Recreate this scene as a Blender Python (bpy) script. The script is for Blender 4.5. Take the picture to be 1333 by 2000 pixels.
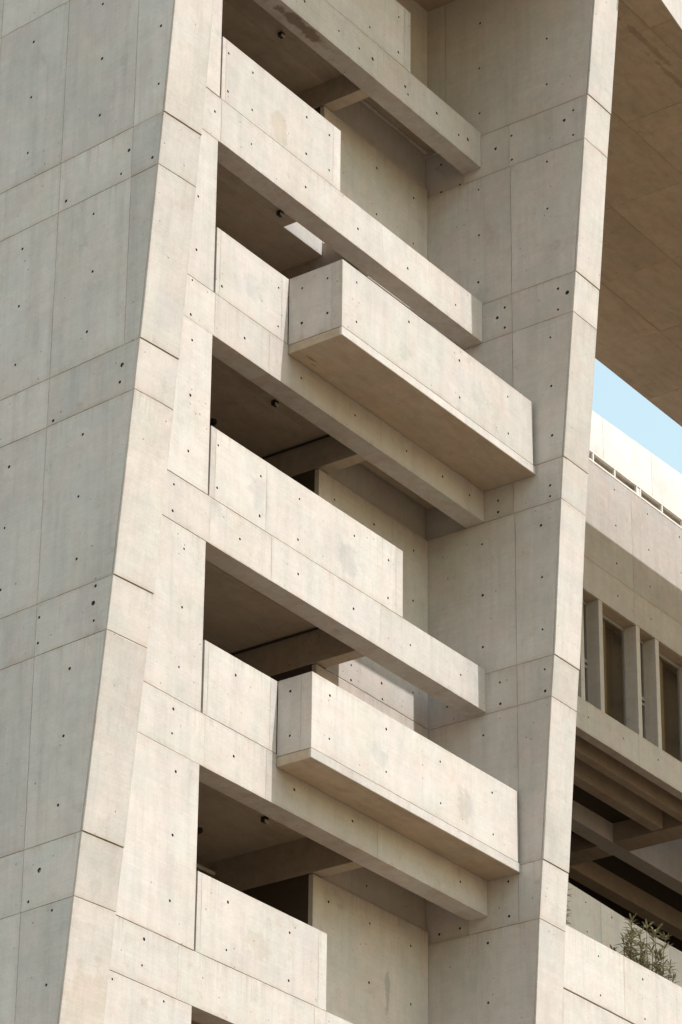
import bpy, math, random
from mathutils import Vector, Matrix
from mathutils.geometry import tessellate_polygon

random.seed(11)
for o in list(bpy.data.objects):
    bpy.data.objects.remove(o, do_unlink=True)
scene = bpy.context.scene
COL = scene.collection

# ------------------------------------------------------------------ camera
cam_data = bpy.data.cameras.new('camera')
cam = bpy.data.objects.new('camera', cam_data)
COL.objects.link(cam)
_r = Vector((0.57497121, -0.81816493, 0.00377476))
_f = Vector((0.74609136, 0.52620335, 0.40799231))
_r.normalize(); _f.normalize()
_u = _r.cross(_f).normalized()
_r = _f.cross(_u).normalized()
M = Matrix((( _r.x, _u.x, -_f.x, -34.0), (_r.y, _u.y, -_f.y, -27.407), (_r.z, _u.z, -_f.z, 1.6), (0, 0, 0, 1)))
cam.matrix_world = M
cam_data.sensor_fit = 'VERTICAL'
cam_data.sensor_height = 24.0
cam_data.lens = 24.0 * 6349.167 / 2000.0
cam_data.shift_x = (666.5 - 765.128) / 2000.0
cam_data.shift_y = (1415.846 - 1000.0) / 2000.0
cam_data.clip_start = 0.5
cam_data.clip_end = 5000.0
scene.camera = cam

# ------------------------------------------------------------------ light
SUN = Vector((0.155, -1.0, 1.667)).normalized()
SUN_EL = math.asin(SUN.z)
SUN_ROT = math.atan2(SUN.x, SUN.y)
world = bpy.data.worlds.new('World')
scene.world = world
world.use_nodes = True
wn = world.node_tree.nodes; wl = world.node_tree.links
wn.clear()
w_out = wn.new('ShaderNodeOutputWorld')
w_bg = wn.new('ShaderNodeBackground')
w_sky = wn.new('ShaderNodeTexSky')
w_sky.sky_type = 'NISHITA'
w_sky.sun_disc = False
w_sky.sun_elevation = SUN_EL
w_sky.sun_rotation = SUN_ROT
w_sky.air_density = 2.8
w_sky.dust_density = 2.2
w_sky.ozone_density = 1.0
w_bg.inputs['Strength'].default_value = 0.118
wl.new(w_sky.outputs[0], w_bg.inputs['Color'])
wl.new(w_bg.outputs[0], w_out.inputs['Surface'])

sun_d = bpy.data.lights.new('sun', 'SUN')
sun_d.energy = 2.65
sun_d.angle = math.radians(0.53)
sun_d.color = (1.0, 0.95, 0.905)
sun = bpy.data.objects.new('sun', sun_d)
COL.objects.link(sun)
sun.rotation_euler = (-SUN).to_track_quat('-Z', 'Y').to_euler()
sun.location = SUN * 120

scene.view_settings.view_transform = 'Standard'
scene.view_settings.look = 'None'
scene.view_settings.exposure = 0.93
scene.view_settings.gamma = 1.0
scene.view_settings.use_curve_mapping = False
scene.render.resolution_x = 682
scene.render.resolution_y = 1024
scene.render.engine = 'CYCLES'
scene.cycles.max_bounces = 7
scene.cycles.diffuse_bounces = 5

# ------------------------------------------------------------------ materials
def nt(mat):
    mat.use_nodes = True
    t = mat.node_tree
    t.nodes.clear()
    return t, t.nodes, t.links

def ramp(nodes, links, src, stops, interp='LINEAR'):
    r = nodes.new('ShaderNodeValToRGB')
    r.color_ramp.interpolation = interp
    e = r.color_ramp.elements
    while len(e) < len(stops):
        e.new(0.5)
    for i, (p, c) in enumerate(stops):
        e[i].position = p
        e[i].color = (c, c, c, 1) if not isinstance(c, tuple) else (*c, 1)
    links.new(src, r.inputs[0])
    return r.outputs[0]

def mixc(nodes, links, kind, fac, a, b):
    m = nodes.new('ShaderNodeMix')
    m.data_type = 'RGBA'
    m.blend_type = kind
    m.clamp_factor = True
    if isinstance(fac, (int, float)):
        m.inputs[0].default_value = fac
    else:
        links.new(fac, m.inputs[0])
    for k, v in ((6, a), (7, b)):
        if isinstance(v, tuple):
            m.inputs[k].default_value = (*v, 1)
        else:
            links.new(v, m.inputs[k])
    return m.outputs[2]

def math_node(nodes, links, op, a, b):
    m = nodes.new('ShaderNodeMath')
    m.operation = op
    for k, v in ((0, a), (1, b)):
        if isinstance(v, (int, float)):
            m.inputs[k].default_value = v
        else:
            links.new(v, m.inputs[k])
    return m.outputs[0]

def concrete(name, base, streak=0.4, stain=0.4, tint=0.10, pore=0.75, seed=0.0, spots=(), boards=0.0):
    mat = bpy.data.materials.new(name)
    t, N, L = nt(mat)
    out = N.new('ShaderNodeOutputMaterial')
    bs = N.new('ShaderNodeBsdfPrincipled')
    L.new(bs.outputs[0], out.inputs['Surface'])
    geo = N.new('ShaderNodeNewGeometry')
    info = N.new('ShaderNodeObjectInfo')
    # every pour has its own pattern: shift the pattern by a per-piece random offset
    comb = N.new('ShaderNodeVectorMath'); comb.operation = 'MULTIPLY'
    rnd3 = N.new('ShaderNodeCombineXYZ')
    for k in range(3):
        L.new(info.outputs['Random'], rnd3.inputs[k])
    L.new(rnd3.outputs[0], comb.inputs[0]); comb.inputs[1].default_value = (37.0, 53.0, 71.0)
    add = N.new('ShaderNodeVectorMath'); add.operation = 'ADD'
    L.new(geo.outputs['Position'], add.inputs[0]); L.new(comb.outputs[0], add.inputs[1])
    add2 = N.new('ShaderNodeVectorMath'); add2.operation = 'ADD'
    L.new(add.outputs[0], add2.inputs[0]); add2.inputs[1].default_value = (seed, seed, seed)
    P = add2.outputs[0]

    def noise(scale, detail=5, rough=0.55, vec=P, dist=0.0):
        n = N.new('ShaderNodeTexNoise')
        n.inputs['Scale'].default_value = scale
        n.inputs['Detail'].default_value = detail
        n.inputs['Roughness'].default_value = rough
        n.inputs['Distortion'].default_value = dist
        L.new(vec, n.inputs['Vector'])
        return n.outputs['Fac']

    def scaled(v):
        m = N.new('ShaderNodeVectorMath'); m.operation = 'MULTIPLY'
        L.new(P, m.inputs[0]); m.inputs[1].default_value = v
        return m.outputs[0]

    cloud = noise(0.7, 7, 0.62)
    mottle = noise(4.2, 6, 0.68)
    runs = noise(1.0, 4, 0.6, scaled((5.0, 5.0, 0.30)))
    fine = noise(1.0, 3, 0.6, scaled((17.0, 17.0, 0.45)))
    grain = noise(38.0, 5, 0.75)
    lines = noise(1.0, 3, 0.6, scaled((0.8, 0.8, 26.0)))
    patch = noise(1.15, 2, 0.4, P, 0.6)

    col = mixc(N, L, 'MULTIPLY', 1.0, base, ramp(N, L, cloud, [(0.28, 0.87), (0.5, 0.995), (0.72, 1.05)]))
    col = mixc(N, L, 'MULTIPLY', 1.0, col, ramp(N, L, mottle, [(0.3, 0.91), (0.55, 1.0), (0.72, 1.045)]))
    col = mixc(N, L, 'MULTIPLY', streak, col, ramp(N, L, runs, [(0.3, 0.80), (0.5, 1.0), (0.75, 1.07)]))
    col = mixc(N, L, 'MULTIPLY', 0.5, col, ramp(N, L, lines, [(0.3, 0.93), (0.7, 1.05)]))
    col = mixc(N, L, 'MULTIPLY', 1.0, col, ramp(N, L, noise(1.6, 4, 0.6), [(0.35, (0.965, 1.0, 0.985)), (0.65, (1.03, 0.995, 0.985))]))
    col = mixc(N, L, 'MULTIPLY', streak, col, ramp(N, L, fine, [(0.3, 0.91), (0.5, 1.0), (0.75, 1.04)]))
    # warm rusty wash
    wash = math_node(N, L, 'MULTIPLY', ramp(N, L, noise(0.9, 5, 0.6, scaled((1.0, 1.0, 0.6))), [(0.5, 0.0), (0.75, 1.0)]), ramp(N, L, runs, [(0.35, 0.2), (0.65, 1.0)]))
    wash = math_node(N, L, 'MULTIPLY', wash, stain)
    col = mixc(N, L, 'MULTIPLY', wash, col, (0.86, 0.73, 0.56))
    # cooler grey repair / cement bloom patches
    pm = ramp(N, L, patch, [(0.63, 0.0), (0.655, 0.55)])
    col = mixc(N, L, 'MIX', math_node(N, L, 'MULTIPLY', pm, 0.5), col, (base[0] * 0.86, base[1] * 0.9, base[2] * 0.95))
    # dirt smudges
    sm = math_node(N, L, 'MULTIPLY', ramp(N, L, noise(2.3, 6, 0.7), [(0.55, 0.0), (0.70, 1.0)]), ramp(N, L, mottle, [(0.42, 0.0), (0.6, 1.0)]))
    col = mixc(N, L, 'MULTIPLY', math_node(N, L, 'MULTIPLY', sm, 0.65), col, (0.72, 0.68, 0.62))
    # run-off from the upper edge, grime along the joints (distances to the edges are stored on the pieces)
    def edge(nm):
        a = N.new('ShaderNodeAttribute'); a.attribute_name = nm
        return math_node(N, L, 'SUBTRACT', 10.0, a.outputs['Fac'])
    dt, db, dl, dr = edge('e_top'), edge('e_bot'), edge('e_left'), edge('e_right')
    ro = math_node(N, L, 'MULTIPLY', ramp(N, L, dt, [(0.0, 1.0), (0.25, 0.55), (1.0, 0.0)]), ramp(N, L, fine, [(0.50, 0.0), (0.62, 1.0)]))
    ro = math_node(N, L, 'MULTIPLY', ro, ramp(N, L, cloud, [(0.42, 0.0), (0.60, 1.0)]))
    col = mixc(N, L, 'MULTIPLY', math_node(N, L, 'MULTIPLY', ro, 0.6), col, (0.74, 0.70, 0.64))
    dmin = math_node(N, L, 'MINIMUM', math_node(N, L, 'MINIMUM', dt, db), math_node(N, L, 'ADD', math_node(N, L, 'MINIMUM', dl, dr), 0.03))
    jn = math_node(N, L, 'MULTIPLY', ramp(N, L, dmin, [(0.0, 1.0), (0.02, 0.7), (0.09, 0.0)]), ramp(N, L, noise(3.2, 4, 0.65), [(0.40, 0.0), (0.62, 1.0)]))
    col = mixc(N, L, 'MULTIPLY', math_node(N, L, 'MULTIPLY', jn, 0.5), col, (0.76, 0.69, 0.59))
    bd = math_node(N, L, 'MULTIPLY', ramp(N, L, db, [(0.0, 1.0), (0.30, 0.0)]), ramp(N, L, mottle, [(0.45, 0.0), (0.62, 1.0)]))
    col = mixc(N, L, 'MULTIPLY', math_node(N, L, 'MULTIPLY', bd, 0.35), col, (0.80, 0.74, 0.66))
    # marks at known places: repairs, scuffs, rust
    for (cx, cy, cz, rx, ry, rz, sc, st) in spots:
        sv = N.new('ShaderNodeVectorMath'); sv.operation = 'SUBTRACT'
        L.new(geo.outputs['Position'], sv.inputs[0]); sv.inputs[1].default_value = (cx, cy, cz)
        dv = N.new('ShaderNodeVectorMath'); dv.operation = 'DIVIDE'
        L.new(sv.outputs[0], dv.inputs[0]); dv.inputs[1].default_value = (rx, ry, rz)
        ln = N.new('ShaderNodeVectorMath'); ln.operation = 'LENGTH'; L.new(dv.outputs[0], ln.inputs[0])
        dd = math_node(N, L, 'ADD', ln.outputs['Value'], math_node(N, L, 'MULTIPLY', math_node(N, L, 'SUBTRACT', mottle, 0.5), 2.2))
        mk_ = ramp(N, L, dd, [(0.72, 1.0), (1.0, 0.0)])
        col = mixc(N, L, 'MULTIPLY', math_node(N, L, 'MULTIPLY', mk_, st), col, sc)
    # blow holes
    vor = N.new('ShaderNodeTexVoronoi'); vor.feature = 'F1'
    vor.inputs['Scale'].default_value = 5.5
    L.new(P, vor.inputs['Vector'])
    hole = ramp(N, L, vor.outputs['Distance'], [(0.06, 1.0), (0.10, 0.0)])
    hole = math_node(N, L, 'MULTIPLY', hole, ramp(N, L, noise(1.7, 4, 0.6), [(0.47, 0.0), (0.58, 1.0)]))
    col = mixc(N, L, 'MULTIPLY', math_node(N, L, 'MULTIPLY', hole, pore), col, (0.35, 0.31, 0.27))
    col = mixc(N, L, 'MULTIPLY', 0.55, col, ramp(N, L, grain, [(0.3, 0.84), (0.7, 1.13)]))
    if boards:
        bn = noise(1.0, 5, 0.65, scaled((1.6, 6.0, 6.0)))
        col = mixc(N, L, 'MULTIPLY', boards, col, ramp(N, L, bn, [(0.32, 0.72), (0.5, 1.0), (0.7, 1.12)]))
    # each pour / board its own tone
    r2 = N.new('ShaderNodeMapRange')
    L.new(info.outputs['Random'], r2.inputs[0])
    r2.inputs[3].default_value = 1.0 - tint; r2.inputs[4].default_value = 1.0 + tint * 0.6
    tone = N.new('ShaderNodeCombineColor')
    for k in range(3):
        L.new(r2.outputs[0], tone.inputs[k])
    col = mixc(N, L, 'MULTIPLY', 1.0, col, tone.outputs[0])
    L.new(col, bs.inputs['Base Color'])
    bs.inputs['Roughness'].default_value = 0.82
    bs.inputs['Specular IOR Level'].default_value = 0.25
    hsum = math_node(N, L, 'ADD', math_node(N, L, 'MULTIPLY', grain, 0.15), math_node(N, L, 'MULTIPLY', mottle, 0.5))
    hsum = math_node(N, L, 'SUBTRACT', hsum, math_node(N, L, 'MULTIPLY', hole, 0.8))
    hsum = math_node(N, L, 'ADD', hsum, math_node(N, L, 'MULTIPLY', lines, 0.25))
    bp = N.new('ShaderNodeBump')
    bp.inputs['Strength'].default_value = 0.35
    bp.inputs['Distance'].default_value = 0.012
    L.new(hsum, bp.inputs['Height'])
    L.new(bp.outputs[0], bs.inputs['Normal'])
    return mat

def simple(name, colr, rough=0.6, metal=0.0, var=0.06):
    mat = bpy.data.materials.new(name)
    t, N, L = nt(mat)
    out = N.new('ShaderNodeOutputMaterial')
    bs = N.new('ShaderNodeBsdfPrincipled')
    L.new(bs.outputs[0], out.inputs['Surface'])
    n = N.new('ShaderNodeTexNoise'); n.inputs['Scale'].default_value = 6.0; n.inputs['Detail'].default_value = 5
    g = N.new('ShaderNodeNewGeometry'); L.new(g.outputs['Position'], n.inputs['Vector'])
    c = mixc(N, L, 'MULTIPLY', 1.0, colr, ramp(N, L, n.outputs['Fac'], [(0.3, 1 - var), (0.7, 1 + var)]))
    L.new(c, bs.inputs['Base Color'])
    bs.inputs['Roughness'].default_value = rough
    bs.inputs['Metallic'].default_value = metal
    return mat

BASE = (0.522, 0.500, 0.494)
GREY = (0.86, 0.885, 0.90)
SP_CON = [(1.25, 0.0, 25.45, 0.24, 0.3, 0.34, GREY, 0.75), (3.66, 0.0, 25.32, 0.30, 0.3, 0.30, GREY, 0.75), (1.0, 0.0, 29.07, 0.28, 0.3, 0.26, GREY, 0.6),
          (3.62, -0.65, 21.72, 0.22, 0.3, 0.26, GREY, 0.8), (5.98, -0.65, 21.69, 0.20, 0.3, 0.34, (0.83, 0.85, 0.84), 0.9), (3.66, -1.07, 28.78, 0.2, 0.3, 0.2, GREY, 0.6),
          (5.85, -1.07, 29.05, 0.28, 0.3, 0.30, GREY, 0.6), (6.45, 1.18, 19.05, 0.08, 0.3, 0.40, (0.72, 0.74, 0.73), 0.9), (1.58, 0.0, 32.45, 0.26, 0.3, 0.34, (0.90, 0.86, 0.78), 0.7),
          (-3.70, -1.25, 15.4, 0.5, 0.8, 0.55, (0.90, 0.82, 0.69), 0.4), (1.5, 0.0, 18.1, 0.35, 0.3, 0.22, (0.9, 0.87, 0.82), 0.6)]
SP_SOF = [(2.30, -0.22, 28.28, 0.15, 0.025, 0.2, (0.5, 0.44, 0.38), 0.7), (2.45, -0.14, 28.28, 0.10, 0.02, 0.2, (0.5, 0.44, 0.38), 0.7), (10.5, -1.9, 38.6, 1.1, 0.07, 0.3, (0.62, 0.57, 0.52), 0.6), (12.0, -1.75, 38.6, 1.2, 0.06, 0.3, (0.62, 0.57, 0.52), 0.6)]
M_CON = concrete('exposed_concrete', BASE, tint=0.09, spots=SP_CON + [(2.35, 0.15, 34.957, 0.75, 0.13, 0.05, (0.45, 0.38, 0.32), 0.85)])
M_WALL = concrete('well_concrete', (0.545, 0.515, 0.49), tint=0.03, seed=3.0, spots=[SP_CON[7]])
M_SIDE = concrete('exposed_concrete_side', (0.585, 0.578, 0.595), streak=0.5, stain=0.3, seed=9.0)
M_SOF = concrete('soffit_concrete', (0.42, 0.35, 0.28), boards=0.45, streak=0.2, stain=0.5, tint=0.08, pore=0.8, seed=21.0, spots=SP_SOF)  # same concrete, base browned to carry the warm shade of undersides, plus stains
M_WHITE = concrete('white_render', (0.70, 0.685, 0.67), streak=0.12, stain=0.15, tint=0.02, pore=0.0, seed=5.0)
M_HOLE = simple('tie_hole_mortar', (0.10, 0.085, 0.07), 0.9)
M_DARK = simple('dark_fixture', (0.025, 0.022, 0.02), 0.5)
M_PALE = simple('pale_fixture', (0.62, 0.60, 0.54), 0.5)
M_FRAME = simple('window_metal', (0.36, 0.36, 0.37), 0.4, 0.3)
M_WFRAME = simple('white_metal', (0.74, 0.73, 0.70), 0.45)
M_STEM = simple('woody_stem', (0.13, 0.085, 0.055), 0.9)
M_INT = simple('interior_shade', (0.055, 0.04, 0.03), 0.9)  # deep interior shade put into the colour; the finish itself is unknown
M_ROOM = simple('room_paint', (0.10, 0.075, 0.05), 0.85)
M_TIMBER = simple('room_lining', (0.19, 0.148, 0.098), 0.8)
M_RIB = simple('ribbon_lining', (0.34, 0.26, 0.22), 0.8)
M_SOIL = simple('soil', (0.09, 0.06, 0.04), 0.95)

def glass_mat():
    mat = bpy.data.materials.new('window_glass')
    t, N, L = nt(mat)
    out = N.new('ShaderNodeOutputMaterial')
    gl = N.new('ShaderNodeBsdfGlossy'); gl.inputs['Roughness'].default_value = 0.02
    gl.inputs['Color'].default_value = (0.75, 0.78, 0.78, 1)
    tr = N.new('ShaderNodeBsdfTransparent'); tr.inputs['Color'].default_value = (0.95, 0.93, 0.89, 1)
    lw = N.new('ShaderNodeLayerWeight'); lw.inputs['Blend'].default_value = 0.5
    fr = math_node(N, L, 'ADD', math_node(N, L, 'MULTIPLY', math_node(N, L, 'POWER', lw.outputs['Facing'], 4.0), 0.7), 0.03)
    mx = N.new('ShaderNodeMixShader')
    L.new(fr, mx.inputs[0]); L.new(tr.outputs[0], mx.inputs[1]); L.new(gl.outputs[0], mx.inputs[2])
    L.new(mx.outputs[0], out.inputs['Surface'])
    return mat
M_GLASS = glass_mat()

def leaf_mat():
    mat = bpy.data.materials.new('leaf')
    t, N, L = nt(mat)
    out = N.new('ShaderNodeOutputMaterial')
    bs = N.new('ShaderNodeBsdfPrincipled')
    n = N.new('ShaderNodeTexNoise'); n.inputs['Scale'].default_value = 9.0
    g = N.new('ShaderNodeNewGeometry'); L.new(g.outputs['Position'], n.inputs['Vector'])
    c = ramp(N, L, n.outputs['Fac'], [(0.3, (0.075, 0.072, 0.032)), (0.5, (0.16, 0.148, 0.072)), (0.7, (0.31, 0.28, 0.165))])
    L.new(c, bs.inputs['Base Color'])
    bs.inputs['Roughness'].default_value = 0.45
    tl = N.new('ShaderNodeBsdfTranslucent'); L.new(c, tl.inputs['Color'])
    mx = N.new('ShaderNodeMixShader'); mx.inputs[0].default_value = 0.2
    L.new(bs.outputs[0], mx.inputs[1]); L.new(tl.outputs[0], mx.inputs[2])
    L.new(mx.outputs[0], out.inputs['Surface'])
    return mat
M_LEAF = leaf_mat()

def ground_mat():
    mat = bpy.data.materials.new('dry_ground')
    t, N, L = nt(mat)
    out = N.new('ShaderNodeOutputMaterial')
    bs = N.new('ShaderNodeBsdfPrincipled'); bs.inputs['Roughness'].default_value = 0.95
    L.new(bs.outputs[0], out.inputs['Surface'])
    g = N.new('ShaderNodeNewGeometry')
    n = N.new('ShaderNodeTexNoise'); n.inputs['Scale'].default_value = 0.12; n.inputs['Detail'].default_value = 8
    n2 = N.new('ShaderNodeTexNoise'); n2.inputs['Scale'].default_value = 4.0; n2.inputs['Detail'].default_value = 6
    L.new(g.outputs['Position'], n.inputs['Vector']); L.new(g.outputs['Position'], n2.inputs['Vector'])
    c = ramp(N, L, n.outputs['Fac'], [(0.3, (0.135, 0.088, 0.046)), (0.7, (0.20, 0.135, 0.072))])
    c = mixc(N, L, 'MULTIPLY', 0.6, c, ramp(N, L, n2.outputs['Fac'], [(0.3, 0.75), (0.7, 1.15)]))
    L.new(c, bs.inputs['Base Color'])
    return mat
M_GROUND = ground_mat()

# ------------------------------------------------------------------ helpers
WORLD_ORG = {}

def tag(o, label=None, cat=None, group=None, kind=None):
    if label: o['label'] = label
    if cat: o['category'] = cat
    if group: o['group'] = group
    if kind: o['kind'] = kind
    return o

def _link(o, org, parent):
    COL.objects.link(o)
    WORLD_ORG[o.name] = Vector(org)
    if parent is not None:
        o.parent = parent
        o.location = Vector(org) - WORLD_ORG[parent.name]
    else:
        o.location = Vector(org)
    return o

def thing(name, loc):
    return _link(bpy.data.objects.new(name, None), loc, None)

def mk(name, verts, faces, mat, parent=None, mats=None, smooth=False, org=None):
    vs = [Vector(v) for v in verts]
    if org is None:
        lo = Vector((min(v.x for v in vs), min(v.y for v in vs), min(v.z for v in vs)))
        hi = Vector((max(v.x for v in vs), max(v.y for v in vs), max(v.z for v in vs)))
        org = Vector(((lo.x + hi.x) / 2, (lo.y + hi.y) / 2, lo.z))
    org = Vector(org)
    me = bpy.data.meshes.new(name)
    me.from_pydata([tuple(v - org) for v in vs], [], faces)
    ml = mat if isinstance(mat, (list, tuple)) else [mat]
    for m in ml:
        me.materials.append(m)
    if mats:
        me.polygons.foreach_set('material_index', mats)
    if smooth:
        for p in me.polygons: p.use_smooth = True
    me.update()
    return _link(bpy.data.objects.new(name, me), org, parent)

def box(name, x0, x1, y0, y1, z0, z1, mat, parent=None, ch=0.008):
    """box with chamfered arrises"""
    c = min(ch, (x1 - x0) * 0.3, (y1 - y0) * 0.3, (z1 - z0) * 0.3)
    X = (x0, x1); Y = (y0, y1); Z = (z0, z1)
    V = []; idx = {}
    for i in (0, 1):
        for j in (0, 1):
            for k in (0, 1):
                sx, sy, sz = (1, -1)[i] * c, (1, -1)[j] * c, (1, -1)[k] * c
                for ax in range(3):
                    p = [X[i] + sx, Y[j] + sy, Z[k] + sz]
                    p[ax] = (X[i], Y[j], Z[k])[ax]
                    idx[(i, j, k, ax)] = len(V); V.append(p)
    F = []
    def q(*a): F.append([idx[x] for x in a])
    for s in (0, 1):
        q((s,0,0,0),(s,1,0,0),(s,1,1,0),(s,0,1,0)); q((0,s,0,1),(1,s,0,1),(1,s,1,1),(0,s,1,1)); q((0,0,s,2),(1,0,s,2),(1,1,s,2),(0,1,s,2))
    for a in (0, 1):
        for b in (0, 1):
            q((a,b,0,0),(a,b,1,0),(a,b,1,1),(a,b,0,1))
            q((a,0,b,0),(a,1,b,0),(a,1,b,2),(a,0,b,2))
            q((0,a,b,1),(1,a,b,1),(1,a,b,2),(0,a,b,2))
    for i in (0, 1):
        for j in (0, 1):
            for k in (0, 1):
                q((i,j,k,0),(i,j,k,1),(i,j,k,2))
    cen = Vector(((x0 + x1) / 2, (y0 + y1) / 2, (z0 + z1) / 2))
    for f in F:
        a, b, d = (Vector(V[f[0]]), Vector(V[f[1]]), Vector(V[f[2]]))
        if (b - a).cross(d - a).dot((a + b + d) / 3 - cen) < 0:
            f.reverse()
    return mk(name, V, F, mat, parent)

def inset(poly, d):
    n = len(poly); out = []
    for i in range(n):
        p0, p1, p2 = poly[i - 1], poly[i], poly[(i + 1) % n]
        e1 = (p1 - p0).normalized(); e2 = (p2 - p1).normalized()
        n1 = Vector((-e1.y, e1.x)); n2 = Vector((-e2.y, e2.x))
        k = 1.0 + n1.dot(n2)
        out.append(p1 + (n1 + n2) * (d / max(k, 0.2)))
    return out

prng = random.Random(3)
def panel(parent, name, pts, outn, thick, mat, holes=(), gap=0.010, ch=0.006, tie=0.024, chips=True):
    """a cast face piece: chamfered rim, real tie holes sunk in its front, a body behind it"""
    P = [Vector(p) for p in pts]
    nrm = Vector((0, 0, 0))
    for i in range(len(P)):
        nrm += P[i].cross(P[(i + 1) % len(P)])
    nrm.normalize()
    if nrm.dot(Vector(outn)) < 0:
        P.reverse(); nrm = -nrm
    # wavy, slightly chipped arrises: extra points along the outline
    ups = Vector((0, 0, 1)) if abs(nrm.z) < 0.8 else Vector((0, 1, 0))
    o = P[0]; ux = (P[1] - P[0]).normalized(); uy = nrm.cross(ux)
    poly0 = [Vector(((p - o).dot(ux), (p - o).dot(uy))) for p in P]
    A0 = inset(poly0, gap / 2); B0 = inset(poly0, gap / 2 + ch)
    n0 = len(poly0)
    A = []; B = []
    for i in range(n0):
        j = (i + 1) % n0
        e = (A0[j] - A0[i]); ln = e.length
        inn = Vector((-e.y, e.x)).normalized()
        m = max(1, min(14, int(ln / 0.35)))
        for k in range(m):
            t = k / m if k == 0 else (k + prng.uniform(-0.3, 0.3)) / m
            chip = 0.0
            if k and chips and prng.random() < 0.16: chip = prng.uniform(0.004, 0.018)
            wob = prng.uniform(0.0, 0.0025) if k else 0.0
            A.append(A0[i].lerp(A0[j], t) + inn * wob)
            B.append(B0[i].lerp(B0[j], t) + inn * (wob + chip))
    poly = A
    def w(p2, d): return o + ux * p2.x + uy * p2.y - nrm * d
    V = []; F = []; MI = []
    n = len(poly)
    loops = [[Vector((p.x, p.y, 0)) for p in B]]
    hs = []
    for h in holes:
        c = Vector(h[0]); r = tie * (1.5 if h[1] else 1.0) * prng.uniform(0.78, 1.12)
        c2 = Vector(((c - o).dot(ux), (c - o).dot(uy)))
        inside = True
        for i in range(n0):
            e = (B0[(i + 1) % n0] - B0[i]); ln = e.length
            s_ = (e.x * (c2.y - B0[i].y) - e.y * (c2.x - B0[i].x)) / max(ln, 1e-6)
            if s_ < 0:
                inside = False; break
            if s_ < r + 0.03:
                c2 = c2 + Vector((-e.y, e.x)).normalized() * (r + 0.03 - s_)
        if inside and all((c2 - q).length > (r + s) * 1.3 for q, s in hs):
            hs.append((c2, r))
    K = 10
    for c2, r in hs:
        loops.append([Vector((c2.x + r * math.cos(-2 * math.pi * k / K), c2.y + r * math.sin(-2 * math.pi * k / K), 0)) for k in range(K)])
    flat = [p for l in loops for p in l]
    tris = tessellate_polygon(loops)
    for p in flat: V.append(w(p, 0))
    for t in tris:
        a, b, c = (flat[k] for k in t)
        if (b - a).cross(c - a).z < 0: t = (t[0], t[2], t[1])
        F.append(list(t)); MI.append(0)
    oa = len(V)
    for p in A: V.append(w(p, ch))
    ob = len(V)
    for p in A: V.append(w(p, thick))
    for i in range(n):
        j = (i + 1) % n
        F.append([i, oa + i, oa + j, j]); MI.append(0)
        F.append([oa + i, ob + i, ob + j, oa + j]); MI.append(0)
    F.append([ob + i for i in range(n)][::-1]); MI.append(0)
    st = n
    for c2, r in hs:
        oc = len(V)
        for k in range(K):
            V.append(w(Vector((c2.x + 0.75 * r * math.cos(-2 * math.pi * k / K), c2.y + 0.75 * r * math.sin(-2 * math.pi * k / K))), min(0.055, thick * 0.9)))
        for k in range(K):
            F.append([st + k, st + (k + 1) % K, oc + (k + 1) % K, oc + k]); MI.append(1)
        F.append([oc + k for k in range(K)][::-1]); MI.append(1)
        st += K
    ob_ = mk(name, V, F, [mat, M_HOLE], parent, MI)
    ax = uy.cross(nrm) if False else ups.cross(nrm).normalized()
    tv = [v.dot(ups) for v in P]; sv = [v.dot(ax) for v in P]
    for nm, f_ in (('e_top', lambda v: max(tv) - v.dot(ups)), ('e_bot', lambda v: v.dot(ups) - min(tv)), ('e_left', lambda v: v.dot(ax) - min(sv)), ('e_right', lambda v: max(sv) - v.dot(ax))):
        at = ob_.data.attributes.new(nm, 'FLOAT', 'POINT')
        at.data.foreach_set('value', [10.0 - max(0.0, min(10.0, f_(Vector(v)))) for v in V])
    return ob_

def prism(name, poly, f, s0, s1, mat, parent):
    """closed body: 2D outline poly mapped to 3D by f(p, s) at the two ends"""
    n = len(poly)
    V = [f(p, s0) for p in poly] + [f(p, s1) for p in poly]
    F = [[i, (i + 1) % n, n + (i + 1) % n, n + i] for i in range(n)] + [list(range(n))[::-1], [n + i for i in range(n)]]
    o = mk(name, V, F, mat, parent)
    import bmesh
    bm = bmesh.new(); bm.from_mesh(o.data); bmesh.ops.recalc_face_normals(bm, faces=bm.faces); bm.to_mesh(o.data); bm.free()
    return o

def tube(V, F, pts, rad, k=6):
    o = len(V)
    for i, p in enumerate(pts):
        p = Vector(p)
        d = (Vector(pts[min(i + 1, len(pts) - 1)]) - Vector(pts[max(i - 1, 0)])).normalized()
        a = d.orthogonal().normalized(); b = d.cross(a)
        for j in range(k):
            t = 2 * math.pi * j / k
            V.append(p + (a * math.cos(t) + b * math.sin(t)) * rad[i])
    for i in range(len(pts) - 1):
        for j in range(k):
            F.append([o + i * k + j, o + i * k + (j + 1) % k, o + (i + 1) * k + (j + 1) % k, o + (i + 1) * k + j])

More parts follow.
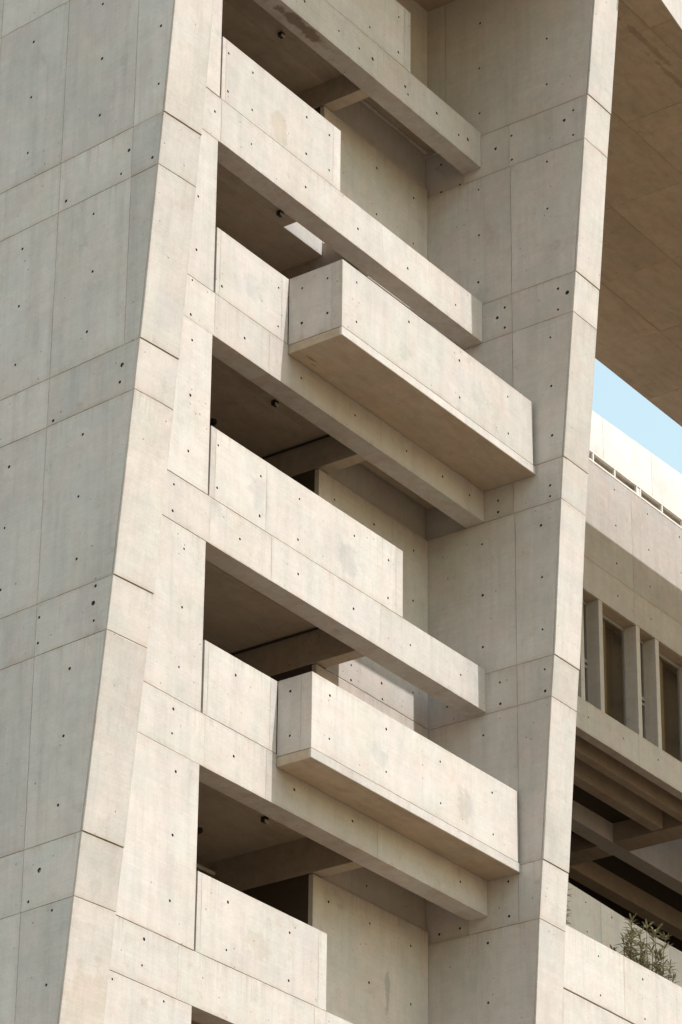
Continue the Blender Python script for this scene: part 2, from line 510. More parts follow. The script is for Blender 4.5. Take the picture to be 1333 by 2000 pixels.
# ------------------------------------------------------------------ survey of the tie holes (metres, on their own faces)
H_FIN = [(0.042,30.937),(-1.406,30.95),(-1.446,29.959),(-2.633,29.987),(-2.633,28.982),(-1.455,28.962),(0.027,29.931),(0.029,28.946),(-2.106,28.081,1),(-2.568,27.752),(-1.95,27.741),(-0.841,27.743),(-1.426,27.282),(0.024,27.278),(-1.462,26.303),(0.029,26.308),(-1.406,25.334),(0.032,25.33),(-2.139,24.522,1),(-2.108,24.259),(-0.815,24.107),(-1.424,23.677),(0.036,23.671),(-1.397,22.712),(0.057,22.704),(-1.421,21.741),(0.067,21.736),(-1.815,21.204),(-1.786,20.954,1),(-0.741,21.061),(-1.811,20.684),(-0.742,20.671),(-1.39,20.099),(-1.335,19.124),(-1.297,18.135),(-1.003,17.285,1),(-0.824,16.883),(-1.279,16.655),(-1.242,15.635)]
H_PIER = [(0.002,38.143),(0.027,37.147),(0.03,36.154),(-1.449,37.195),(-1.431,36.206),(-1.979,35.425),(-1.785,35.287,1),(-0.619,35.395),(-0.31,35.248,1),(-1.967,34.902),(-0.617,34.88),(0.918,35.402),(0.919,34.799),(0.504,34.815),(0.067,34.511),(-1.405,34.551),(-1.398,33.565),(0.064,33.541),(0.089,32.562),(-1.585,31.838),(-1.773,31.693,1),(-0.468,31.843),(-0.308,31.687,1),(-1.576,31.416),(-0.463,31.433),(-1.407,30.912),(-1.409,29.937),(-1.406,28.962),(-1.346,28.008),(-1.342,27.8),(-0.283,28.032),(-0.28,27.812),(-1.15,27.295),(0.055,27.289),(-1.153,26.309),(0.053,26.309),(-1.146,25.331),(0.057,25.326),(-1.174,24.585),(-0.28,24.579),(-1.176,24.187),(-0.285,24.182),(0.061,23.689),(0.789,24.402),(-0.403,20.958),(-0.41,20.351),(0.59,20.366),(1.0,20.349),(0.01,19.975),(0.011,18.949)]
H_FRONT = [(0.205,33.084),(0.852,33.085),(0.213,32.347),(0.857,32.356),(2.336,33.056),(2.978,33.058),(2.339,32.331),(2.985,32.361),(-0.107,31.776),(0.853,31.69),(2.333,31.67),(-0.458,29.982),(-0.459,29.001),(2.214,35.337),(3.205,35.322),(3.806,35.315),(4.207,35.331,1),(5.203,35.331,1),(5.291,35.213),(6.194,35.33,1),(6.893,35.261),(7.185,35.326,1),(5.006,36.702),(4.994,35.937),(4.122,35.954),(3.818,31.644),(-0.536,28.425),(-0.544,27.787),(0.181,28.674),(1.664,29.39),(1.672,28.673),(0.808,28.03),(-0.499,27.351),(-0.498,26.381),(-0.503,25.411),(0.188,25.845),(0.18,25.109),(1.311,25.791),(-0.81,24.706),(-0.818,24.256),(2.319,25.829),(2.304,28.022),(5.294,31.623),(6.766,31.63),(3.788,28.026),(5.267,28.029),(6.339,28.022),(7.157,28.02),(-0.517,23.747),(-0.519,22.777),(-0.544,21.793),(-0.642,21.082),(-0.652,20.69),(0.806,20.85),(0.805,22.177),(0.821,24.48),(2.312,24.499),(2.297,25.098),(1.301,25.087),(3.805,25.81),(4.766,25.77),(4.756,25.076),(3.796,24.492),(5.389,24.475),(6.864,24.502),(-0.546,20.123),(-0.568,19.126),(-0.581,18.117),(-1.112,17.377),(-1.136,16.981),(-1.757,16.598),(-0.631,16.597),(0.761,18.521),(0.754,17.78),(2.262,18.508),(2.258,17.753),(2.309,20.836),(3.822,20.834),(6.817,20.785),(2.318,25.827),(2.299,25.097),(3.803,25.81)]
H_BOX1F = [(2.32,29.443),(2.323,28.71),(3.793,29.439),(5.274,29.425),(5.276,28.713),(6.754,29.424),(6.756,28.707)]
H_BOX1S = [(-0.269,29.422),(-0.772,29.431),(-0.778,28.779),(-0.271,28.768)]
H_BOX2F = [(2.303,22.234),(2.301,21.512),(3.794,22.221),(5.286,22.201),(3.797,21.497),(5.297,21.486),(6.786,22.185),(6.805,21.459)]
H_BOX2S = [(-0.241,22.241),(-0.246,21.499)]
H_WALL = [(6.003,34.512),(6.005,33.539),(7.162,34.499),(7.155,33.529),(7.174,27.305),(7.16,26.331),(5.95,20.047),(5.94,19.036),(7.106,20.014),(7.108,19.006),(5.943,20.707),(5.371,24.419),(5.369,24.146),(6.242,24.421),(6.265,24.138),(7.161,24.593),(4.85,27.284),(5.991,27.308),(5.071,27.674),(4.82,20.063),(5.949,20.049)]
H_WING = [(23.376,36.409),(24.849,36.404),(23.364,35.426),(24.854,35.444),(23.382,34.604),(24.853,34.605),(24.842,37.345),(26.33,36.411),(21.911,31.03),(23.424,31.059),(24.952,31.083),(23.351,37.337),(24.821,37.35),(26.313,37.366),(26.33,36.406)]
H_LOW = [(14.346,22.177),(15.927,22.187),(14.389,21.425),(15.967,21.413)]
H_INNER = [(21.687,26.585),(21.715,25.922),(22.753,26.57)]

def lerp(tab, z):
    if z <= tab[0][0]:
        (z0, v0), (z1, v1) = tab[0], tab[1]
    elif z >= tab[-1][0]:
        (z0, v0), (z1, v1) = tab[-2], tab[-1]
    else:
        for (z0, v0), (z1, v1) in zip(tab, tab[1:]):
            if z0 <= z <= z1: break
    return v0 + (v1 - v0) * (z - z0) / (z1 - z0)

# ------------------------------------------------------------------ ground
G = 1500.0
g = mk('ground', [(-G, -G, 0), (G, -G, 0), (G, G, 0), (-G, G, 0)], [[0, 1, 2, 3]], M_GROUND, org=(0, 0, 0))
tag(g, kind='structure')

# ------------------------------------------------------------------ the concrete building with its balconies
tower = thing('concrete_building', (2.0, 1.0, 0.0))
tag(tower, 'pale exposed concrete building with stacked balconies between two leaning fins', 'building')

ANG = math.radians(4.6732)
D1 = Vector((math.cos(ANG), -math.sin(ANG), 0)); D2 = Vector((math.sin(ANG), math.cos(ANG), 0))
def fin_pt(a, b, z): return D1 * a + D2 * b + Vector((0, 0, z))
FIN_A0, FIN_A1 = -4.05, -3.262
FIN_B = [(0.0, -0.3), (15.05, -1.489), (16.76, -1.679), (18.52, -1.86), (20.48, -2.068), (22.19, -2.232), (24.04, -2.402), (26.1, -2.572), (28.45, -2.762), (31.0, -2.95), (40.0, -3.62)]
ROWS_FIN = [0.0, 6.0, 10.4, 13.2, 14.0, 16.762, 17.65, 20.482, 21.28, 24.05, 24.84, 27.60, 28.455, 31.35, 32.15, 34.95, 35.75, 38.6, 40.4]
COLS_FIN = [-2.155, -0.69, 0.775, 2.24, 3.7]
# core behind the cast faces
core = [(lerp(FIN_B, z) + 0.03, z) for z in (0.0, 15.05, 18.52, 22.19, 26.1, 31.0, 40.4)] + [(5.0, 40.4), (5.0, 0.0)]
fin = prism('fin_wall', core, lambda p, s: fin_pt(s, p[0], p[1]), FIN_A0 + 0.03, FIN_A1, M_SIDE, tower)
tag(fin, 'large grey shaded side wall of the left fin with square formwork boards')
hl = [(fin_pt(FIN_A0, h[0], h[1]), len(h) > 2) for h in H_FIN]
for z0, z1 in zip(ROWS_FIN, ROWS_FIN[1:]):
    big = z1 - z0 > 1.5
    b0, b1 = lerp(FIN_B, z0), lerp(FIN_B, z1)
    lap = 0.011 if big else 0.0
    panel(fin, 'panel', [fin_pt(FIN_A0, b0 - lap, z0), fin_pt(FIN_A1, b0 - lap, z0), fin_pt(FIN_A1, b1, z1), fin_pt(FIN_A0, b1, z1)], -D2, 0.034, M_CON, (), 0.005, 0.005)
    prev0, prev1 = b0 + 0.032, b1 + 0.032
    for c in COLS_FIN:
        if c - max(prev0, prev1) < 0.22: continue
        off = random.uniform(0, 0.004)
        panel(fin, 'panel', [fin_pt(FIN_A0 + off, prev0, z0), fin_pt(FIN_A0 + off, c, z0), fin_pt(FIN_A0 + off, c, z1), fin_pt(FIN_A0 + off, prev1, z1)], -D1, 0.032, M_SIDE, hl, 0.005, 0.003)
        prev0 = prev1 = c

# right pier
PX0, PX1 = 7.62, 8.405
PIER_Y = [(0.0, 0.3), (18.4, -0.885), (20.19, -1.0), (21.2, -1.08), (24.06, -1.304), (24.8, -1.37), (27.69, -1.57), (28.5, -1.63), (31.28, -1.887), (34.7, -2.195), (37.6, -2.489), (40.4, -2.75)]
ROWS_PIER = [0.0, 6.0, 10.0, 13.0, 16.65, 17.5, 20.19, 21.2, 24.06, 24.81, 27.69, 28.485, 31.28, 32.07, 34.75, 35.65, 38.9, 40.4]
core = [(lerp(PIER_Y, z) + 0.03, z) for z in (0.0, 18.4, 24.06, 31.28, 37.6, 40.4)] + [(5.0, 40.4), (5.0, 0.0)]
pier = prism('pier_wall', core, lambda p, s: (s, p[0], p[1]), PX0 + 0.10, PX1, M_CON, tower)
tag(pier, 'right pier with a shaded inner face and a sunlit leaning front edge')
hl = [((PX0, h[0], h[1]), len(h) > 2) for h in H_PIER]
BAND_RECESS = {34.75: 0.05, 27.69: 0.05, 20.19: 0.05}
for z0, z1 in zip(ROWS_PIER, ROWS_PIER[1:]):
    big = z1 - z0 > 1.5
    y0, y1 = lerp(PIER_Y, z0), lerp(PIER_Y, z1)
    lap = 0.011 if big else 0.0
    panel(pier, 'panel', [(PX0, y0 - lap, z0), (PX1, y0 - lap, z0), (PX1, y1, z1), (PX0, y1, z1)], (0, -1, 0), 0.034, M_CON, (), 0.005, 0.005)
    cols = [-2.1, 0.78, 1.3] if z0 > 35 else ([-0.6, 0.38, 1.3] if z0 in BAND_RECESS else [-0.62, 1.3])
    p0, p1 = y0 + 0.032, y1 + 0.032
    for c in cols:
        if c - max(p0, p1) < 0.2: continue
        x = PX0 + random.uniform(0, 0.003)
        if z0 in BAND_RECESS and c > 1 : x += BAND_RECESS[z0]
        panel(pier, 'panel', [(x, p0, z0), (x, c, z0), (x, c, z1), (x, p1, z1)], (-1, 0, 0), 0.11, M_CON, hl, 0.005, 0.003)
        p0 = p1 = c

# beams, jamb boards, parapets
BEAMS = [(34.957, 35.715), (31.282, 32.105), (27.697, 28.462), (24.094, 24.880), (20.430, 21.262), (16.715, 17.540), (13.07, 13.88)]
CEIL = [0.47, 0.55, 0.55, 0.62, 0.63, 0.6, 0.6]
PARAPET = {0: (5.372, 37.01), 1: (3.306, 33.325), 2: (1.93, 29.685), 3: (5.176, 26.11), 4: (1.842, 22.47), 5: (3.20, 18.78), 6: (5.1, 15.1)}
HF = [((h[0], 0.0, h[1]), len(h) > 2) for h in H_FRONT]
CUTS = [[-3.25, 1.45, 4.35, PX0 - 0.004], [-3.25, 0.06, 4.55, PX0 - 0.004], [-3.25, 0.05, 1.45, 4.53, PX0 - 0.004], [-3.25, 0.08, 1.62, 4.55, PX0 - 0.004], [-3.25, 0.1, 1.6, 4.5, PX0 - 0.004], [-3.25, -0.35, 2.9, PX0 - 0.004], [-3.25, 0.1, 3.5, PX0 - 0.004]]
for i, (zl, zt) in enumerate(BEAMS):
    bm_ = box('beam', -3.24, PX0 - 0.01, 0.03, 0.365, zl + 0.02, zt - 0.02, M_CON, tower, 0.0)
    cs = CUTS[i]
    for x0, x1 in zip(cs, cs[1:]):
        off = random.uniform(0, 0.004)
        panel(bm_, 'segment', [(x0, off, zl), (x1, off, zl), (x1, off, zt), (x0, off, zt)], (0, -1, 0), 0.385, M_CON, HF, 0.0015, 0.0025)
    # jamb board between this beam and the one above, left of the opening
    zn = BEAMS[i - 1][0] if i > 0 else 38.88
    off = -0.004 if i % 2 else 0.003
    panel(tower, 'jamb_board', [(-3.25, off, zt), (0.0, off, zt), (0.0, off, zn), (-3.25, off, zn)], (0, -1, 0), 0.30, M_CON, HF, 0.007, 0.004)
    # parapet standing on this beam
    xe, ztop = PARAPET[i]
    x0 = 0.045 if i else 0.05
    pr = box('parapet', x0 + 0.03, xe - 0.03, 0.03, 0.20, zt + 0.005, ztop - 0.03, M_CON, tower, 0.0)
    cuts = [x0, x0 + 0.10, xe - 0.21, xe] if i in (1, 5) else ([x0, x0 + 0.13, 1.46, xe - 0.20, xe] if i in (0, 3, 6) else [x0, x0 + 0.10, xe - 0.17, xe])
    for a, b in zip(cuts, cuts[1:]):
        panel(pr, 'panel', [(a, 0.006, zt + 0.007), (b, 0.006, zt + 0.007), (b, 0.006, ztop), (a, 0.006, ztop)], (0, -1, 0), 0.215, M_CON, HF, 0.002, 0.002)
    # terrace slab with the cross beam at its end
    zc = zl + CEIL[i]; zf = zl + 0.78
    xs = 3.29 if i == 1 else 4.40
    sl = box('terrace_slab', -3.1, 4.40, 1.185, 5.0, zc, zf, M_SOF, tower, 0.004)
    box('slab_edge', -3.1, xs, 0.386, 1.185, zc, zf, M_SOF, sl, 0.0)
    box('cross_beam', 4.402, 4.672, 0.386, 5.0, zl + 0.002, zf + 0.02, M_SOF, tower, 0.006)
    if i in (0, 2, 4):
        zc2 = zt + 0.03 if i == 0 else zl + 0.60
        box('well_slab', 4.674, PX0 - 0.002, 0.388, 1.178, zc2, zc2 + 0.2, M_SOF, tower, 0.004)
    if i == 1:
        box('upstand', 3.29, 4.40, 1.18, 1.38, zc + 0.003, 33.3, M_CON, tower, 0.006)
    if i:
        zb = BEAMS[i - 1][0]
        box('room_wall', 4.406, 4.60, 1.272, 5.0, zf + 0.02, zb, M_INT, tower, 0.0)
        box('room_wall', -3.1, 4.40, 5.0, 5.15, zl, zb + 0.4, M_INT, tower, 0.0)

# light well back wall
wall = box('back_wall', 4.62, PX0 + 0.05, 1.27, 1.41, 10.0, 38.9, M_CON, tower, 0.0)
HW = [((h[0], 1.18, h[1]), len(h) > 2) for h in H_WALL]
zs = [10.0]
for zl, zt in reversed(BEAMS):
    zs += [zl - 0.02, zt]
zs += [38.9]
for z0, z1 in zip(zs, zs[1:]):
    band = z1 - z0 < 1.2
    y = 1.18
    if band and not (23.5 < z0 < 25): y = 1.245
    xa = 4.674 if band else 4.402
    for x0, x1 in ((xa, 6.55), (6.55, PX0)) if z0 > 35 else ((xa, PX0),):
        panel(wall, 'panel', [(x0, y, z0), (x1, y, z0), (x1, y, z1), (x0, y, z1)], (0, -1, 0), 0.09, M_WALL, HW, 0.007, 0.004)

# two projecting balconies
def balcony(xl, yf, zb, zt, hf, hs, lab):
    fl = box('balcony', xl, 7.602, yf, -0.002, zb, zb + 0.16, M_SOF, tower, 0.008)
    tag(fl, lab)
    z0 = zb + 0.165
    hF = [((h[0], yf, h[1]), 0) for h in hf]; hS = [((xl, h[0], h[1]), 0) for h in hs]
    cuts = [xl, 7.535]
    for a, b in zip(cuts, cuts[1:]):
        off = 0.0 if a == xl else random.uniform(0, 0.003)
        panel(fl, 'front_parapet', [(a, yf + off, z0), (b, yf + off, z0), (b, yf + off, zt), (a, yf + off, zt)], (0, -1, 0), 0.20, M_CON, hF, 0.002, 0.003)
    panel(fl, 'side_parapet', [(xl + 0.001, yf + 0.202, z0), (xl + 0.001, -0.003, z0), (xl + 0.001, -0.003, zt), (xl + 0.001, yf + 0.202, zt)], (-1, 0, 0), 0.20, M_CON, hS, 0.003, 0.004)
    box('side_parapet', 7.33, 7.535, yf + 0.204, -0.004, z0, zt, M_CON, fl, 0.006)
    # the slab edge seen in front uses the paler main concrete
    box('slab_edge', xl - 0.001, 7.603, yf - 0.004, yf + 0.05, zb + 0.002, zb + 0.162, M_CON, fl, 0.008)
    return fl
balcony(1.93, -1.07, 28.282, 29.685, H_BOX1F, H_BOX1S, 'deep projecting balcony box beneath the upper sunlit beam')
balcony(1.842, -0.652, 21.042, 22.47, H_BOX2F, H_BOX2S, 'shallower projecting balcony box of the lower storey')

# the floor that oversails the bay above
box('upper_floor', -3.2, PX0 + 0.09, -2.78, 5.0, 38.9, 40.3, M_SOF, tower, 0.01)

# ------------------------------------------------------------------ overhanging upper floor on the right
ov = thing('floor_overhang', (20.0, 1.0, 38.6))
tag(ov, 'broad brown concrete underside of an overhanging floor against the blue sky', 'overhang')
def over_front(x): return -2.804 + (min(x, 11.5) - 9.461) * 0.15
V = []
ovp = [(8.42, over_front(8.42)), (11.5, over_front(11.5)), (48.0, over_front(48.0)), (48.0, 4.95), (8.42, 4.95)]
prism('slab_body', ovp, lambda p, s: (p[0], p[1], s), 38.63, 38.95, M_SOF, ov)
ovf = [(8.42, over_front(8.42) - 0.02), (11.5, over_front(11.5) - 0.02), (48.0, over_front(48.0) - 0.02), (48.0, over_front(48.0) + 0.3), (11.5, over_front(11.5) + 0.3), (8.42, over_front(8.42) + 0.3)]
prism('front_face', ovf, lambda p, s: (p[0], p[1], s), 38.605, 40.4, M_CON, ov)
xs = [8.42, 10.1, 12.5, 14.9, 17.3, 19.7, 22.1, 24.5, 34.0, 48.0]
ys = [-9, -2.2, -0.2, 1.6, 3.3, 5.08]
for a, b in zip(xs, xs[1:]):
    for c, d in zip(ys, ys[1:]):
        fa, fb = max(c, over_front(a)), max(c, over_front(b))
        if d - fa < 0.15 or d - fb < 0.15: continue
        z = 38.6 + random.uniform(-0.003, 0.003)
        panel(ov, 'soffit_board', [(a, fa, z), (b, fb, z), (b, d, z), (a, d, z)], (0, 0, -1), 0.025, M_SOF, (), 0.003, 0.002)

# ------------------------------------------------------------------ window wing behind
wing = thing('window_wing', (24.0, 8.0, 0.0))
tag(wing, 'concrete wing with tall finned windows under a white top wall, behind the right pier', 'building')
WY = 6.75
HWG = [((h[0], WY, h[1]), 0) for h in H_WING]
WL, WR = 17.0, 48.0
wcuts = [WL, 21.9, 24.1, 26.8, 30.0, WR]
# wall above the windows
wc = box('wall', WL, WR, WY + 0.03, WY + 0.42, 34.19, 37.60, M_CON, wing, 0.0)
for a, b in zip(wcuts, wcuts[1:]):
    for z0, z1 in ((34.18, 35.02), (35.02, 37.62)):
        panel(wc, 'panel', [(a, WY, z0), (b, WY, z0), (b, WY, z1), (a, WY, z1)], (0, -1, 0), 0.06, M_CON, HWG, 0.002, 0.002)
box('window_head', WL, WR, WY + 0.062, WY + 0.42, 34.182, 34.20, M_SOF, wc, 0.0)
# ledge beam below the windows
lc = box('ledge_beam', WL, WR, WY + 0.03, WY + 0.24, 30.64, 31.38, M_SOF, wing, 0.0)
for a, b in zip(wcuts, wcuts[1:]):
    panel(lc, 'panel', [(a, WY - 0.012, 30.62), (b, WY - 0.012, 30.62), (b, WY - 0.012, 31.40), (a, WY - 0.012, 31.40)], (0, -1, 0), 0.235, M_CON, HWG, 0.002, 0.002)
box('window_sill', WL, WR, WY + 0.226, WY + 0.62, 31.20, 31.385, M_CON, lc, 0.0)
# concrete fins and the windows between them
FINS = [(20.28, 20.45), (21.02, 21.18), (21.71, 21.87), (22.525, 22.69), (24.16, 24.325), (25.015, 25.175), (26.66, 26.82), (27.51, 27.67), (29.15, 29.31)]
for k, (a, b) in enumerate(FINS):
    box('window_fin', a, b, WY + 0.004, WY + 0.38, 31.40, 34.178, M_CON, wing, 0.006)
for (a0, a1), (b0, b1) in zip(FINS, FINS[1:]):
    x0, x1 = a1 + 0.002, b0 - 0.002
    yf = WY + 0.35
    narrow = (x1 - x0) < 1.0
    V = []; F = []
    def bar(p0, p1, q0, q1, r0, r1):
        o = len(V)
        for x in (p0, p1):
            for y in (q0, q1):
                for z in (r0, r1): V.append((x, y, z))
        for f in ((0,1,3,2),(4,6,7,5),(0,4,5,1),(2,3,7,6),(0,2,6,4),(1,5,7,3)): F.append([o + t for t in f])
    bar(x0, x1, yf - 0.05, yf + 0.02, 34.085, 34.176)
    bar(x0, x0 + 0.05, yf - 0.045, yf + 0.02, 31.40, 34.085)
    bar(x1 - 0.05, x1, yf - 0.045, yf + 0.02, 31.40, 34.085)
    bar(x0, x1, yf - 0.05, yf + 0.02, 31.386, 31.44)
    if narrow:
        bar(x0 + 0.05, x1 - 0.05, yf - 0.06, yf + 0.015, 32.62, 32.70)
        bar(x0 + 0.05, x1 - 0.05, yf - 0.05, yf + 0.015, 32.50, 32.56)
    wf = mk('window', V, F, M_FRAME, wing)
    box('pane', x0 + 0.04, x1 - 0.04, yf - 0.012, yf - 0.004, 31.44, 34.09, M_GLASS, wf, 0.0)
# the room behind the glass
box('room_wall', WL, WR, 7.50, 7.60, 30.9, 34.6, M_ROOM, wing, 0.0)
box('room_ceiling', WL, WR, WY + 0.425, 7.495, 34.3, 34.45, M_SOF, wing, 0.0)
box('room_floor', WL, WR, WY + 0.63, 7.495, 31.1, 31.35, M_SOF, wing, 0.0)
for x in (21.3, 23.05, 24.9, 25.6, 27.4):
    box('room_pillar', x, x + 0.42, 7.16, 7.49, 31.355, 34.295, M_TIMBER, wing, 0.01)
# ribbon window and white wall above it
rb = box('ribbon_sill', WL, WR, WY + 0.05, WY + 0.40, 37.602, 37.66, M_WFRAME, wing, 0.004)
posts = [20.5, 21.45, 22.45, 23.40, 24.39, 24.55, 25.545, 26.5, 27.45, 27.6, 28.6, 29.6]
for x in posts:
    box('post', x, x + 0.055, WY + 0.015, WY + 0.075, 37.661, 37.905, M_WFRAME, rb, 0.004)
box('pillar', 24.446, 24.549, WY + 0.03, WY + 0.12, 37.661, 37.905, M_WFRAME, rb, 0.0)
for a, b in zip(posts, posts[1:]):
    if b - a > 0.3:
        box('pane', a + 0.056, b - 0.001, WY + 0.12, WY + 0.128, 37.661, 37.905, M_GLASS, rb, 0.0)
box('rail', WL, WR, WY + 0.012, WY + 0.078, 37.906, 37.945, M_WFRAME, rb, 0.004)
box('lower_rail', WL, WR, WY + 0.016, WY + 0.07, 37.665, 37.715, M_WFRAME, rb, 0.004)
box('ribbon_back', WL, WR, 6.98, 7.1, 37.67, 38.2, M_RIB, wing, 0.0)
wcut = [WL, 20.6, 22.95, 25.15, 27.4, 29.7, WR]
for a, b in zip(wcut, wcut[1:]):
    za, zb_ = 39.06 + (a - 22.49) * 0.034, 39.06 + (b - 22.49) * 0.034
    panel(wing, 'white_wall', [(a, WY + 0.03, 37.947), (b, WY + 0.03, 37.947), (b, WY + 0.03, zb_), (a, WY + 0.03, za)], (0, -1, 0), 0.30, M_WHITE, (), 0.006, 0.006)
for x in (22.52, 23.018, 23.503, 24.004, 24.51, 25.01, 25.5, 26.0):
    zz = 39.06 + (x - 22.49) * 0.034
    V = []; F = []
    tube(V, F, [(x, WY + 0.15, zz - 0.01), (x, WY + 0.15, zz + 0.05), (x, WY + 0.15, zz + 0.055)], [0.022, 0.022, 0.004])
    mk('stud', V, F, M_FRAME, wing)
# beams seen from below under the ledge
CB = [(7.406, 7.651, 17.0, 48.0), (8.20, 8.507, 17.0, 27.6), (9.613, 10.057, 17.0, 48.0), (11.3, 11.7, 17.0, 48.0)]
for y0, y1, x0, x1 in CB:
    zt = 32.4 if y0 > 9.5 and y0 < 10 else 31.19
    box('ceiling_beam', x0, x1, y0, y1, 30.62, zt, M_SOF if zt < 32 else M_CON, wing, 0.008)
box('cross_beam', 27.66, 28.37, 7.652, 9.612, 30.612, 31.19, M_SOF, wing, 0.008)
box('cross_beam', 27.66, 28.37, 10.058, 14.0, 30.612, 31.19, M_SOF, wing, 0.008)
box('cross_beam', 27.66, 28.37, WY + 0.245, 7.405, 30.612, 31.19, M_SOF, wing, 0.008)
box('terrace_ceiling', 17.0, 48.0, WY + 0.245, 8.0, 31.1, 31.19, M_INT, wing, 0.0)  # ceilings coloured dark to deepen the shade under the wing
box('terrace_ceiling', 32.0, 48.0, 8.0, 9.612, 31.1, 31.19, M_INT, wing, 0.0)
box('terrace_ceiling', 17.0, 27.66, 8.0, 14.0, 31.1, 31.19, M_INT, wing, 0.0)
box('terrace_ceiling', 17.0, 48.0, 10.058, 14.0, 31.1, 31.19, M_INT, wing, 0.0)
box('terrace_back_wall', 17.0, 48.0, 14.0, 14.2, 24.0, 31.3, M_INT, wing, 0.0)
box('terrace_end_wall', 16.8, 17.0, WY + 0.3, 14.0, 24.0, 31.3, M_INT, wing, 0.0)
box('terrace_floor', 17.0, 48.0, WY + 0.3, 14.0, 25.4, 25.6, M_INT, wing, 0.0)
ip = box('parapet', 17.0, 48.0, WY + 0.03, WY + 0.20, 12.0, 26.7, M_CON, wing, 0.0)
HI = [((h[0], WY, h[1]), 0) for h in H_INNER]
for a, b in ((17.0, 22.3), (22.3, 25.2), (25.2, 48.0)):
    za, zb_ = 26.83 - (a - 21.1) * 0.04, 26.83 - (b - 21.1) * 0.04
    panel(ip, 'panel', [(a, WY, 22.0), (b, WY, 22.0), (b, WY, zb_), (a, WY, za)], (0, -1, 0), 0.22, M_CON, HI, 0.005, 0.006)

# ------------------------------------------------------------------ planted terrace wall, lower right
tw = thing('terrace_wall', (14.0, 2.1, 19.0))
tag(tw, 'sunlit concrete terrace wall at lower right with plants behind its top edge', 'wall')
HL = [((h[0], 2.0, h[1]), 0) for h in H_LOW]
tc = box('wall_core', 8.42, 48.0, 2.035, 2.2, 12.0, 22.44, M_CON, tw, 0.0)
for a, b in ((8.42, 13.1), (13.1, 15.25), (15.25, 18.2), (18.2, 48.0)):
    panel(tw, 'panel', [(a, 2.0, 21.21), (b, 2.0, 21.21), (b, 2.0, 22.46), (a, 2.0, 22.46)], (0, -1, 0), 0.22, M_CON, HL, 0.003, 0.007)
    panel(tw, 'panel', [(a, 2.012, 18.3), (b, 2.012, 18.3), (b, 2.012, 21.20), (a, 2.012, 21.20)], (0, -1, 0), 0.20, M_CON, HL, 0.004, 0.006)
box('planter_soil', 8.42, 48.0, 2.23, 4.2, 21.4, 22.1, M_SOIL, tw, 0.0)
box('planter_back', 8.42, 48.0, 4.2, 4.4, 20.0, 22.12, M_CON, tw, 0.006)

# ------------------------------------------------------------------ plants
def plant(name, base, stems, rng, label, group):
    root = thing(name, base)
    tag(root, label, 'plant', group)
    LV = []; LF = []
    for (dx, dy, top, lean, nw, ll) in stems:
        b = Vector(base) + Vector((dx, dy, 0))
        tip = b + Vector((lean[0], lean[1], top))
        pts = []
        for k in range(6):
            t = k / 5
            w = Vector((rng.uniform(-1, 1), rng.uniform(-1, 1), 0)) * 0.02 * (t > 0)
            pts.append(b.lerp(tip, t) + Vector((lean[0] * (t * t - t) * 0.5, lean[1] * (t * t - t) * 0.5, 0)) + w)
        V = []; F = []
        tube(V, F, pts, [0.016 - 0.010 * k / 5 for k in range(6)], 6)
        mk('stem', V, F, M_STEM, root, smooth=True)
        for wv in range(nw):
            t = 0.30 + 0.70 * (wv + rng.uniform(-0.2, 0.2)) / max(nw - 1, 1)
            t = min(max(t, 0.1), 1.0)
            s = t * 5; i0 = min(int(s), 4)
            c = pts[i0].lerp(pts[i0 + 1], s - i0)
            crown = t > 0.93
            nl = rng.randint(7, 10) if crown else rng.randint(4, 6)
            ph = rng.uniform(0, 6.28)
            for q in range(nl):
                az = ph + 2 * math.pi * q / nl + rng.uniform(-0.35, 0.35)
                el = rng.uniform(0.35, 1.15) if crown else rng.uniform(-0.25, 0.75)
                ln = ll * rng.uniform(0.65, 1.15); wd = ln * rng.uniform(0.12, 0.18)
                d = Vector((math.cos(az) * math.cos(el), math.sin(az) * math.cos(el), math.sin(el)))
                sd = d.cross(Vector((0, 0, 1))).normalized()
                upv = sd.cross(d).normalized()
                sag = rng.uniform(0.05, 0.35) * ln
                o = len(LV)
                for tt, wf in ((0.0, 0.15), (0.3, 0.9), (0.6, 1.0), (0.85, 0.5)):
                    m = c + d * ln * tt - Vector((0, 0, 1)) * sag * tt * tt
                    LV.append(m - sd * wd * wf * 0.5 + upv * wd * 0.18 * wf); LV.append(m - upv * wd * 0.05); LV.append(m + sd * wd * wf * 0.5 + upv * wd * 0.18 * wf)
                LV.append(c + d * ln - Vector((0, 0, 1)) * sag)
                for r in range(3):
                    for h in range(2):
                        LF.append([o + r * 3 + h, o + r * 3 + h + 1, o + r * 3 + 3 + h + 1, o + r * 3 + 3 + h])
                LF.append([o + 9, o + 10, o + 12]); LF.append([o + 10, o + 11, o + 12])
    mk('foliage', LV, LF, M_LEAF, root, smooth=True)
    return root
rng = random.Random(5)
def stems(n, spread, hmin, hmax, nw, ll, lean):
    r = []
    for k in range(n):
        a = rng.uniform(0, 6.28); q = spread * math.sqrt(rng.random())
        h = rng.uniform(hmin, hmax)
        r.append((q * math.cos(a), q * math.sin(a) * 0.6, h, (math.cos(a) * lean * rng.uniform(0.3, 1), math.sin(a) * lean * 0.5), rng.randint(*nw), ll * rng.uniform(0.85, 1.1)))
    return r
plant('oleander_shrub', (16.82, 2.75, 22.1), [(-0.12, 0, 1.66, (0.02, -0.05), 16, 0.21), (0.10, 0.1, 1.52, (0.10, 0.0), 16, 0.21)] + stems(13, 0.36, 0.65, 1.35, (9, 14), 0.19, 0.24), rng, 'bushy narrow-leaved shrub, the left of the pair above the terrace wall', 'shrubs behind the terrace wall')
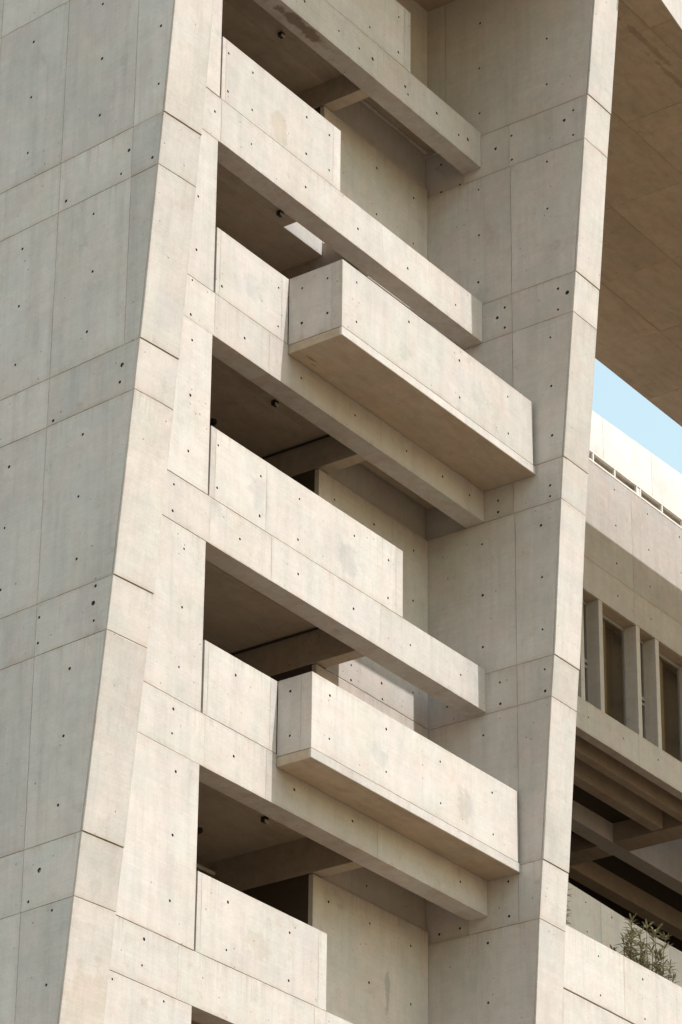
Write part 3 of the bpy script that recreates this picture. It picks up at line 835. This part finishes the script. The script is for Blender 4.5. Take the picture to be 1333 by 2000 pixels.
plant('oleander_shrub', (17.68, 2.75, 22.1), [(-0.16, 0.05, 1.80, (-0.04, 0.0), 4, 0.26), (0.02, 0.0, 1.76, (0.10, 0.05), 6, 0.28), (0.1, -0.05, 1.74, (0.36, 0.05), 5, 0.28), (0.0, 0.1, 1.70, (0.22, 0.05), 5, 0.26)] + stems(15, 0.42, 0.6, 1.2, (9, 14), 0.20, 0.30), rng, 'taller leggy shrub with bare stems, the right of the pair above the terrace wall', 'shrubs behind the terrace wall')
plant('oleander_shrub', (14.30, 2.75, 22.1), [(0.0, 0, 1.72, (0.03, 0.0), 12, 0.2)] + stems(5, 0.16, 0.9, 1.6, (9, 13), 0.2, 0.08), rng, 'shrub mostly hidden behind the pier, leaves poking past its edge', 'shrubs behind the terrace wall')

# ------------------------------------------------------------------ fixtures under the terrace ceilings
def ceiling_box(x, y, z, label):
    r = thing('ceiling_fixture', (x, y, z - 0.14))
    tag(r, label, 'fixture', 'small fixtures under the terrace ceilings')
    box('housing', x - 0.05, x + 0.05, y - 0.035, y + 0.05, z - 0.085, z - 0.002, M_DARK, r, 0.004)
    box('face_plate', x - 0.055, x + 0.04, y - 0.052, y - 0.036, z - 0.11, z - 0.06, M_PALE, r, 0.003)
for x, y, z, w in ((2.80, 0.93, 35.427, 'topmost terrace ceiling'), (2.87, 0.93, 31.832, 'ceiling above the deep balcony'), (2.97, 1.03, 28.247, 'ceiling below the deep balcony'), (3.36, 1.36, 21.06, 'lowest terrace ceiling in view')):
    ceiling_box(x, y, z, 'small dark box with pale lower edge under the ' + w)
def ceiling_disc(x, y, z, label):
    V = []; F = []
    tube(V, F, [(x, y, z - 0.002), (x, y, z - 0.05), (x, y, z - 0.065)], [0.085, 0.085, 0.06], 14)
    F.append(list(range(28, 42)))
    tag(mk('ceiling_lamp', V, F, M_DARK), label, 'lamp', 'round lamps on the terrace ceilings')
ceiling_disc(2.89, 2.29, 28.247, 'round dark ceiling lamp beside the jamb below the deep balcony')
ceiling_disc(3.14, 2.53, 21.06, 'round dark ceiling lamp in the lowest terrace opening')

for zl, c in ((27.697, 0.55), (24.094, 0.62)):
    V = []; F = []
    z = zl + c - 0.035
    tube(V, F, [(4.36, 0.42, z), (4.36, 2.0, z), (4.36, 4.9, z)], [0.018, 0.018, 0.018], 8)
    mk('conduit', V, F, M_DARK, tower, smooth=True)
V = []; F = []
tube(V, F, [(2.6, 3.1, 20.80), (3.5, 3.1, 20.80), (4.30, 3.1, 20.80)], [0.035, 0.035, 0.035], 8)
tag(mk('tube_lamp', V, F, M_PALE, smooth=True), 'slim pale tube hanging in the dark lowest terrace opening', 'lamp')
